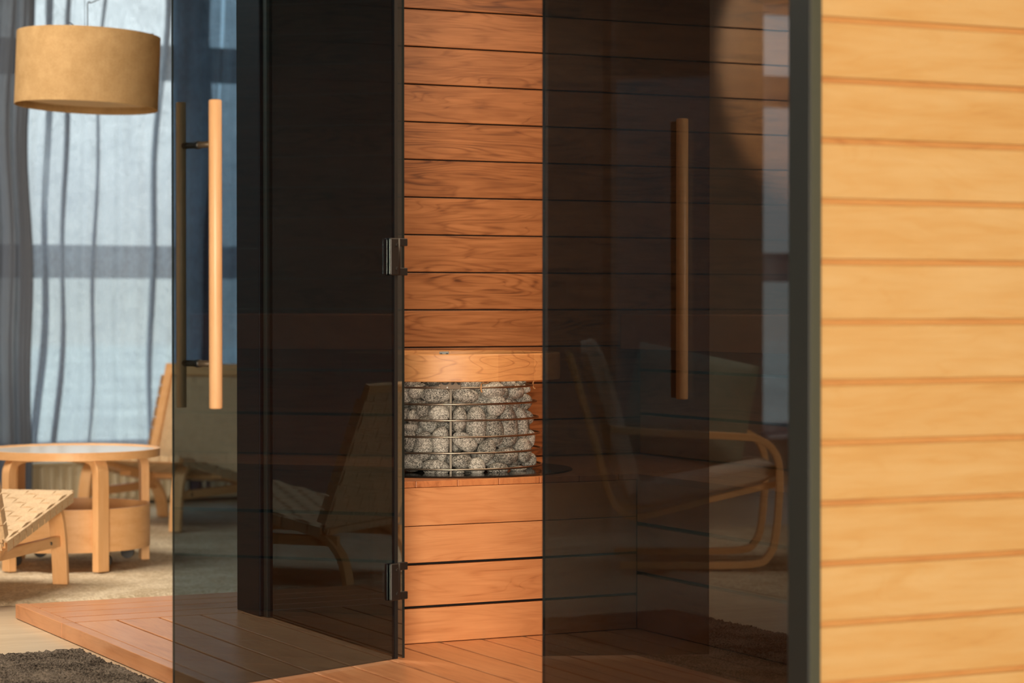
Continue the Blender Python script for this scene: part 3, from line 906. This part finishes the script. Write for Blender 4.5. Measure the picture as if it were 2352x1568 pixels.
bm = NB(); cyl(bm, (.8, -.3, 1.19), (.8, -.3, 1.2145), .05, 24)
mesh_obj('ceiling_cup', bm, M_cord, lamp)

# ------------------------------------------------------------------ round table with drum tray
tb = thing('round_table', 'round birch table with pale top, bent legs and a drum tray below', 'table', (2.83, 9.57, .0165), R(-26.8))
TH = .47; RT = .355
bm = NB(); lathe(bm, [(0, TH - .012), (RT - .02, TH - .012), (RT - .02, TH - .004), (0, TH - .004)], 96, closed=False)
mesh_obj('table_top', bm, M_table, tb)
bm = NB(); lathe(bm, [(RT - .022, TH - .030), (RT, TH - .030), (RT, TH + .002), (RT - .012, TH + .002), (RT - .022, TH - .006)], 96)
mesh_obj('top_rim', bm, M_birch2, tb)
def bent_leg(px, py, ang_, parent):
    bm = NB()
    pts = [(0, .0), (0, .2), (0, .36), (-.004, .405), (-.022, .434), (-.055, .446), (-.09, .447), (-.17, .447)]
    strip(bm, smoothpath([(a, b, 0) for a, b in pts], 5), -.030, .030, .034)
    M_ = Matrix.Translation((px, py, 0)) @ Matrix.Rotation(ang_, 4, 'Z')
    for v in bm.verts: v.co = M_ @ v.co
    return mesh_obj('leg', bm, M_birch, parent, bevel=.003)
for px, py, a in ((.165, -.285, -38), (.262, .205, 20), (-.262, .215, 160), (-.20, -.270, 218)):
    bent_leg(px, py, R(a), tb)
bm = NB(); lathe(bm, [(.302, .075), (.314, .075), (.314, .245), (.302, .245)], 96)
tr_ = mesh_obj('tray_wall', bm, M_birch2, tb)
bm = NB(); lathe(bm, [(0, .080), (.303, .080), (.303, .092), (0, .092)], 96, closed=False)
mesh_obj('tray_bottom', bm, M_birch2, tb)
for a in (40, 130, 220, 310):
    bm = NB(); x, y = .26 * math.cos(R(a)), .26 * math.sin(R(a))
    cyl(bm, (x, y - .012, .034), (x, y + .012, .034), .027, 20); box(bm, x - .015, x + .015, y - .012, y + .012, .05, .079)
    mesh_obj('castor', bm, M_cord, tb)

# ------------------------------------------------------------------ webbed lounge chairs
def weave(name, parent, L, W, n_long, n_cross, M_, mat):
    """woven straps, L along x, W along y, in the xy plane, placed by M_"""
    bm = NB()
    def ribbon(fn, w, axis):
        t = .0022
        pts = fn
        sec = []
        for (x, y, z) in pts:
            if axis == 'x': q = [(x, y - w, z + t), (x, y + w, z + t), (x, y + w, z - t), (x, y - w, z - t)]
            else: q = [(x - w, y, z + t), (x + w, y, z + t), (x + w, y, z - t), (x - w, y, z - t)]
            sec.append([bm.verts.new(M_ @ Vector(p)) for p in q])
        for i in range(len(sec) - 1):
            for k in range(4):
                j = (k + 1) % 4; bm.faces.new([sec[i][k], sec[i][j], sec[i + 1][j], sec[i + 1][k]])
        bm.faces.new(sec[0][::-1]); bm.faces.new(sec[-1])
    pl_, pc = W / n_long, L / n_cross
    for i in range(n_long):
        y = -W / 2 + (i + .5) * pl_
        pts = [(-.024, y, -.028), (-.026, y, -.006)]
        for j in range(n_cross): pts.append((pc * (j + .5), y, .0035 if (i + j) % 2 else -.0035))
        pts += [(L + .026, y, -.006), (L + .024, y, -.028)]
        ribbon(pts, pl_ * .46, 'x')
    for j in range(n_cross):
        x = pc * (j + .5)
        pts = [(x, -W / 2 - .006, -.040), (x, -W / 2 - .008, -.006)]
        for i in range(n_long): pts.append((x, -W / 2 + (i + .5) * pl_, -.0035 if (i + j) % 2 else .0035))
        pts += [(x, W / 2 + .008, -.006), (x, W / 2 + .006, -.040)]
        ribbon(pts, pc * .46, 'y')
    return mesh_obj(name, bm, mat, parent, bevel=0)

def webbed_chair(label, loc, rz, group=None):
    t = thing('lounge_chair', label, 'chair', loc, rz, group)
    W = .60
    for s in (-1, 1):
        y0, y1 = sorted((s * (W / 2 - .012), s * (W / 2 - .072)))
        sf = link(bpy.data.objects.new('side_frame', None), t)
        bm = NB()
        strip(bm, smoothpath([(.335, .0, 0), (.318, .16, 0), (.295, .25, 0), (.262, .292, 0), (.21, .305, 0), (.05, .272, 0), (-.30, .20, 0)], 7), y0, y1, .024)
        mesh_obj('front_leg', bm, M_birch, sf, bevel=.003)
        bm = NB()
        strip(bm, smoothpath([(-.36, .0, 0), (-.335, .10, 0), (-.27, .175, 0), (-.18, .205, 0), (-.02, .236, 0)], 7), y0, y1, .022)
        mesh_obj('rear_leg', bm, M_birch, sf, bevel=.003)
        bm = NB(); box(bm, -.32, .312, y0 + .018 if s > 0 else y0 + .018, y1 - .018, .145, .185)
        mesh_obj('stretcher', bm, M_birch2, sf, bevel=.003)
        bm = NB(); cyl(bm, (.21, s * (W / 2 - .032), .165), (.21, s * (W / 2 - .026), .165), .006, 12)
        mesh_obj('bolt', bm, M_screw, sf)
    # seat
    A = Matrix.Translation((-.27, 0, .222)) @ Matrix.Rotation(R(-12), 4, 'Y')
    bm = NB()
    box(bm, 0, .62, -W / 2, -W / 2 + .04, -.03, -.005, A); box(bm, 0, .62, W / 2 - .04, W / 2, -.03, -.005, A)
    box(bm, 0, .04, -W / 2 + .04, W / 2 - .04, -.03, -.005, A); box(bm, .58, .62, -W / 2 + .04, W / 2 - .04, -.03, -.005, A)
    mesh_obj('seat_frame', bm, M_birch2, t, bevel=.003)
    weave('seat_webbing', t, .62, W, 11, 11, A, M_jute)
    B = Matrix.Translation((-.29, 0, .225)) @ Matrix.Rotation(R(-110), 4, 'Y')
    bm = NB()
    box(bm, 0, .56, -W / 2, -W / 2 + .04, -.03, -.005, B); box(bm, 0, .56, W / 2 - .04, W / 2, -.03, -.005, B)
    box(bm, .50, .56, -W / 2 + .04, W / 2 - .04, -.03, -.005, B)
    mesh_obj('back_frame', bm, M_birch2, t, bevel=.003)
    weave('back_webbing', t, .50, W, 11, 9, B, M_jute)
    return t
# chair by the left edge: front right corner near (2.6, 8.87), facing the table
f1 = Vector((.63, .78)).normalized(); r1 = Vector((f1.y, -f1.x))
c1 = Vector((2.60, 8.90)) - f1 * .335 - r1 * .27
webbed_chair('birch lounge chair with woven jute seat at the left edge of the photo', (c1.x, c1.y, .0165), math.atan2(f1.y, f1.x))
webbed_chair('birch lounge chair with woven back behind the table, half seen through the door', (3.76, 11.12, .0165), math.atan2(-.62, -.78))

# ------------------------------------------------------------------ armchair seen mirrored in the pane
def armchair(label, loc, rz):
    t = thing('armchair', label, 'armchair', loc, rz)
    W = .60
    for s in (-1, 1):
        y0, y1 = sorted((s * W / 2, s * (W / 2 - .05)))
        bm = NB()
        strip(bm, smoothpath([(-.34, .56, 0), (-.15, .545, 0), (.16, .53, 0), (.26, .515, 0), (.318, .46, 0), (.335, .36, 0), (.32, .14, 0), (.29, .055, 0), (.22, .022, 0), (-.05, .018, 0), (-.30, .018, 0)], 7), y0, y1, .028)
        mesh_obj('arm_frame', bm, M_birch2, t, bevel=.004)
    bm = NB()
    for s in (-1, 1):
        y0, y1 = sorted((s * (W / 2 - .054), s * (W / 2 - .085)))
        strip(bm, smoothpath([(.335, .34, 0), (.1, .285, 0), (-.2, .21, 0), (-.29, .225, 0), (-.34, .30, 0), (-.40, .52, 0), (-.50, .86, 0)], 7), y0, y1, .024)
    mesh_obj('seat_frame', bm, M_birch2, t, bevel=.003)
    def cushion(name, L, Wd, T, M_, mat, parent=None):
        bm = NB(); bmesh.ops.create_cube(bm, size=1); bmesh.ops.subdivide_edges(bm, edges=bm.edges, cuts=10, use_grid_fill=True)
        for v in bm.verts:
            x, y, z = v.co
            e = (1 - (2 * abs(x)) ** 4) * (1 - (2 * abs(y)) ** 4)
            zz = z * (T * (.45 + .55 * max(e, 0) ** .4))
            v.co = M_ @ Vector((x * L, y * Wd, zz))
        return mesh_obj(name, bm, mat, parent, smooth=True)
    cushion('seat_cushion', .60, .50, .10, Matrix.Translation((.03, 0, .335)) @ Matrix.Rotation(R(-11), 4, 'Y'), M_cush, t)
    cushion('back_cushion', .66, .50, .10, Matrix.Translation((-.33, 0, .59)) @ Matrix.Rotation(R(-106), 4, 'Y'), M_cush, t)
    return t, cushion
f2 = Vector((-.893, -.451)).normalized()
ac, cushion = armchair('bentwood armchair with cream cushions mirrored in the fixed pane', (.58, 8.5, .0165), math.atan2(f2.y, f2.x))
Mw = Matrix.Translation((.58, 8.5, .0165)) @ Matrix.Rotation(math.atan2(f2.y, f2.x), 4, 'Z')
tag(cushion('throw_pillow', .50, .44, .13, Mw @ Matrix.Translation((.0, -.06, .635)) @ Matrix.Rotation(R(12), 4, 'Y') @ Matrix.Rotation(R(-78), 4, 'X'), M_green),
    'large grey green throw pillow on the mirrored armchair', 'pillow')

# ------------------------------------------------------------------ cabin spot lamp and added fill lights
def spot(name, loc, target, energy, size, blend, col, rad=.03):
    l = bpy.data.lights.new(name, 'SPOT'); l.energy = energy; l.spot_size = size; l.spot_blend = blend; l.color = col; l.shadow_soft_size = rad
    o = bpy.data.objects.new(name, l); link(o); o.location = loc
    o.rotation_euler = (Vector(target) - Vector(loc)).to_track_quat('-Z', 'Y').to_euler(); return o
def area(name, loc, target, energy, sx, sy, col):
    l = bpy.data.lights.new(name, 'AREA'); l.shape = 'RECTANGLE'; l.size = sx; l.size_y = sy; l.energy = energy; l.color = col
    o = bpy.data.objects.new(name, l); link(o); o.location = loc
    o.rotation_euler = (Vector(target) - Vector(loc)).to_track_quat('-Z', 'Y').to_euler(); return o
WARM = (1.0, .80, .58)
spot('cabin_spot_lamp', (5.0, 6.3, 2.30), (5.1, 7.45, 2.0), 330, R(50), .25, (1, .72, .42))
area('cabin_fill_light', (3.9, 6.1, 2.33), (3.9, 6.3, 0), 26, 1.2, .5, (1, .76, .50))  # added warm fill under the cabin ceiling to lift the interior, no fixture
# added warm area light behind the camera, in place of an invented window
area('front_fill_light', (-4.0, -7.6, 1.7), (3.0, 6.5, .9), 1900, 4.4, 2.7, (1, .83, .64))
area('lounge_fill_light', (1.6, 9.2, 3.08), (1.7, 9.3, 0), 190, 2.5, 2.5, (1, .90, .78))  # overhead fill added to brighten the lounge floor and rugs, not a fixture

w = bpy.data.worlds.new('World'); bpy.context.scene.world = w; w.use_nodes = True
wt_ = w.node_tree; bg = wt_.nodes['Background']; wg = G(wt_)
wtc = wg.n('ShaderNodeTexCoord'); wsp = wg.n('ShaderNodeSeparateXYZ'); wg.l(wtc.outputs['Generated'], wsp.inputs[0])
wc = wg.ramp(wsp.outputs[2], [(0.0, (.50, .56, .54)), (.045, (.55, .61, .62)), (.10, (.86, .97, 1.0)), (1.0, (.62, .82, 1.0))])
wg.l(wc, bg.inputs[0]); bg.inputs[1].default_value = 1.8

# ------------------------------------------------------------------ camera
cam = bpy.data.cameras.new('camera'); co = bpy.data.objects.new('camera', cam); link(co)
cam.sensor_width = 36; cam.lens = 5553 * 36 / 2352
co.location = (0, 0, 1.07)
yaw = R(26.8); pitch = math.atan(84 / 5553)
d = Vector((math.sin(yaw) * math.cos(pitch), math.cos(yaw) * math.cos(pitch), -math.sin(pitch)))
co.rotation_euler = d.to_track_quat('-Z', 'Y').to_euler()
cam.dof.use_dof = True; cam.dof.focus_distance = 7.45; cam.dof.aperture_fstop = 2.8
cam.clip_end = 300
sc = bpy.context.scene
sc.camera = co
sc.view_settings.view_transform = 'Standard'; sc.view_settings.look = 'None'
sc.view_settings.exposure = 0.0; sc.view_settings.gamma = 1
sc.view_settings.use_curve_mapping = False
sc.cycles.transparent_max_bounces = 24
sc.cycles.max_bounces = 10
sc.cycles.sample_clamp_indirect = 6
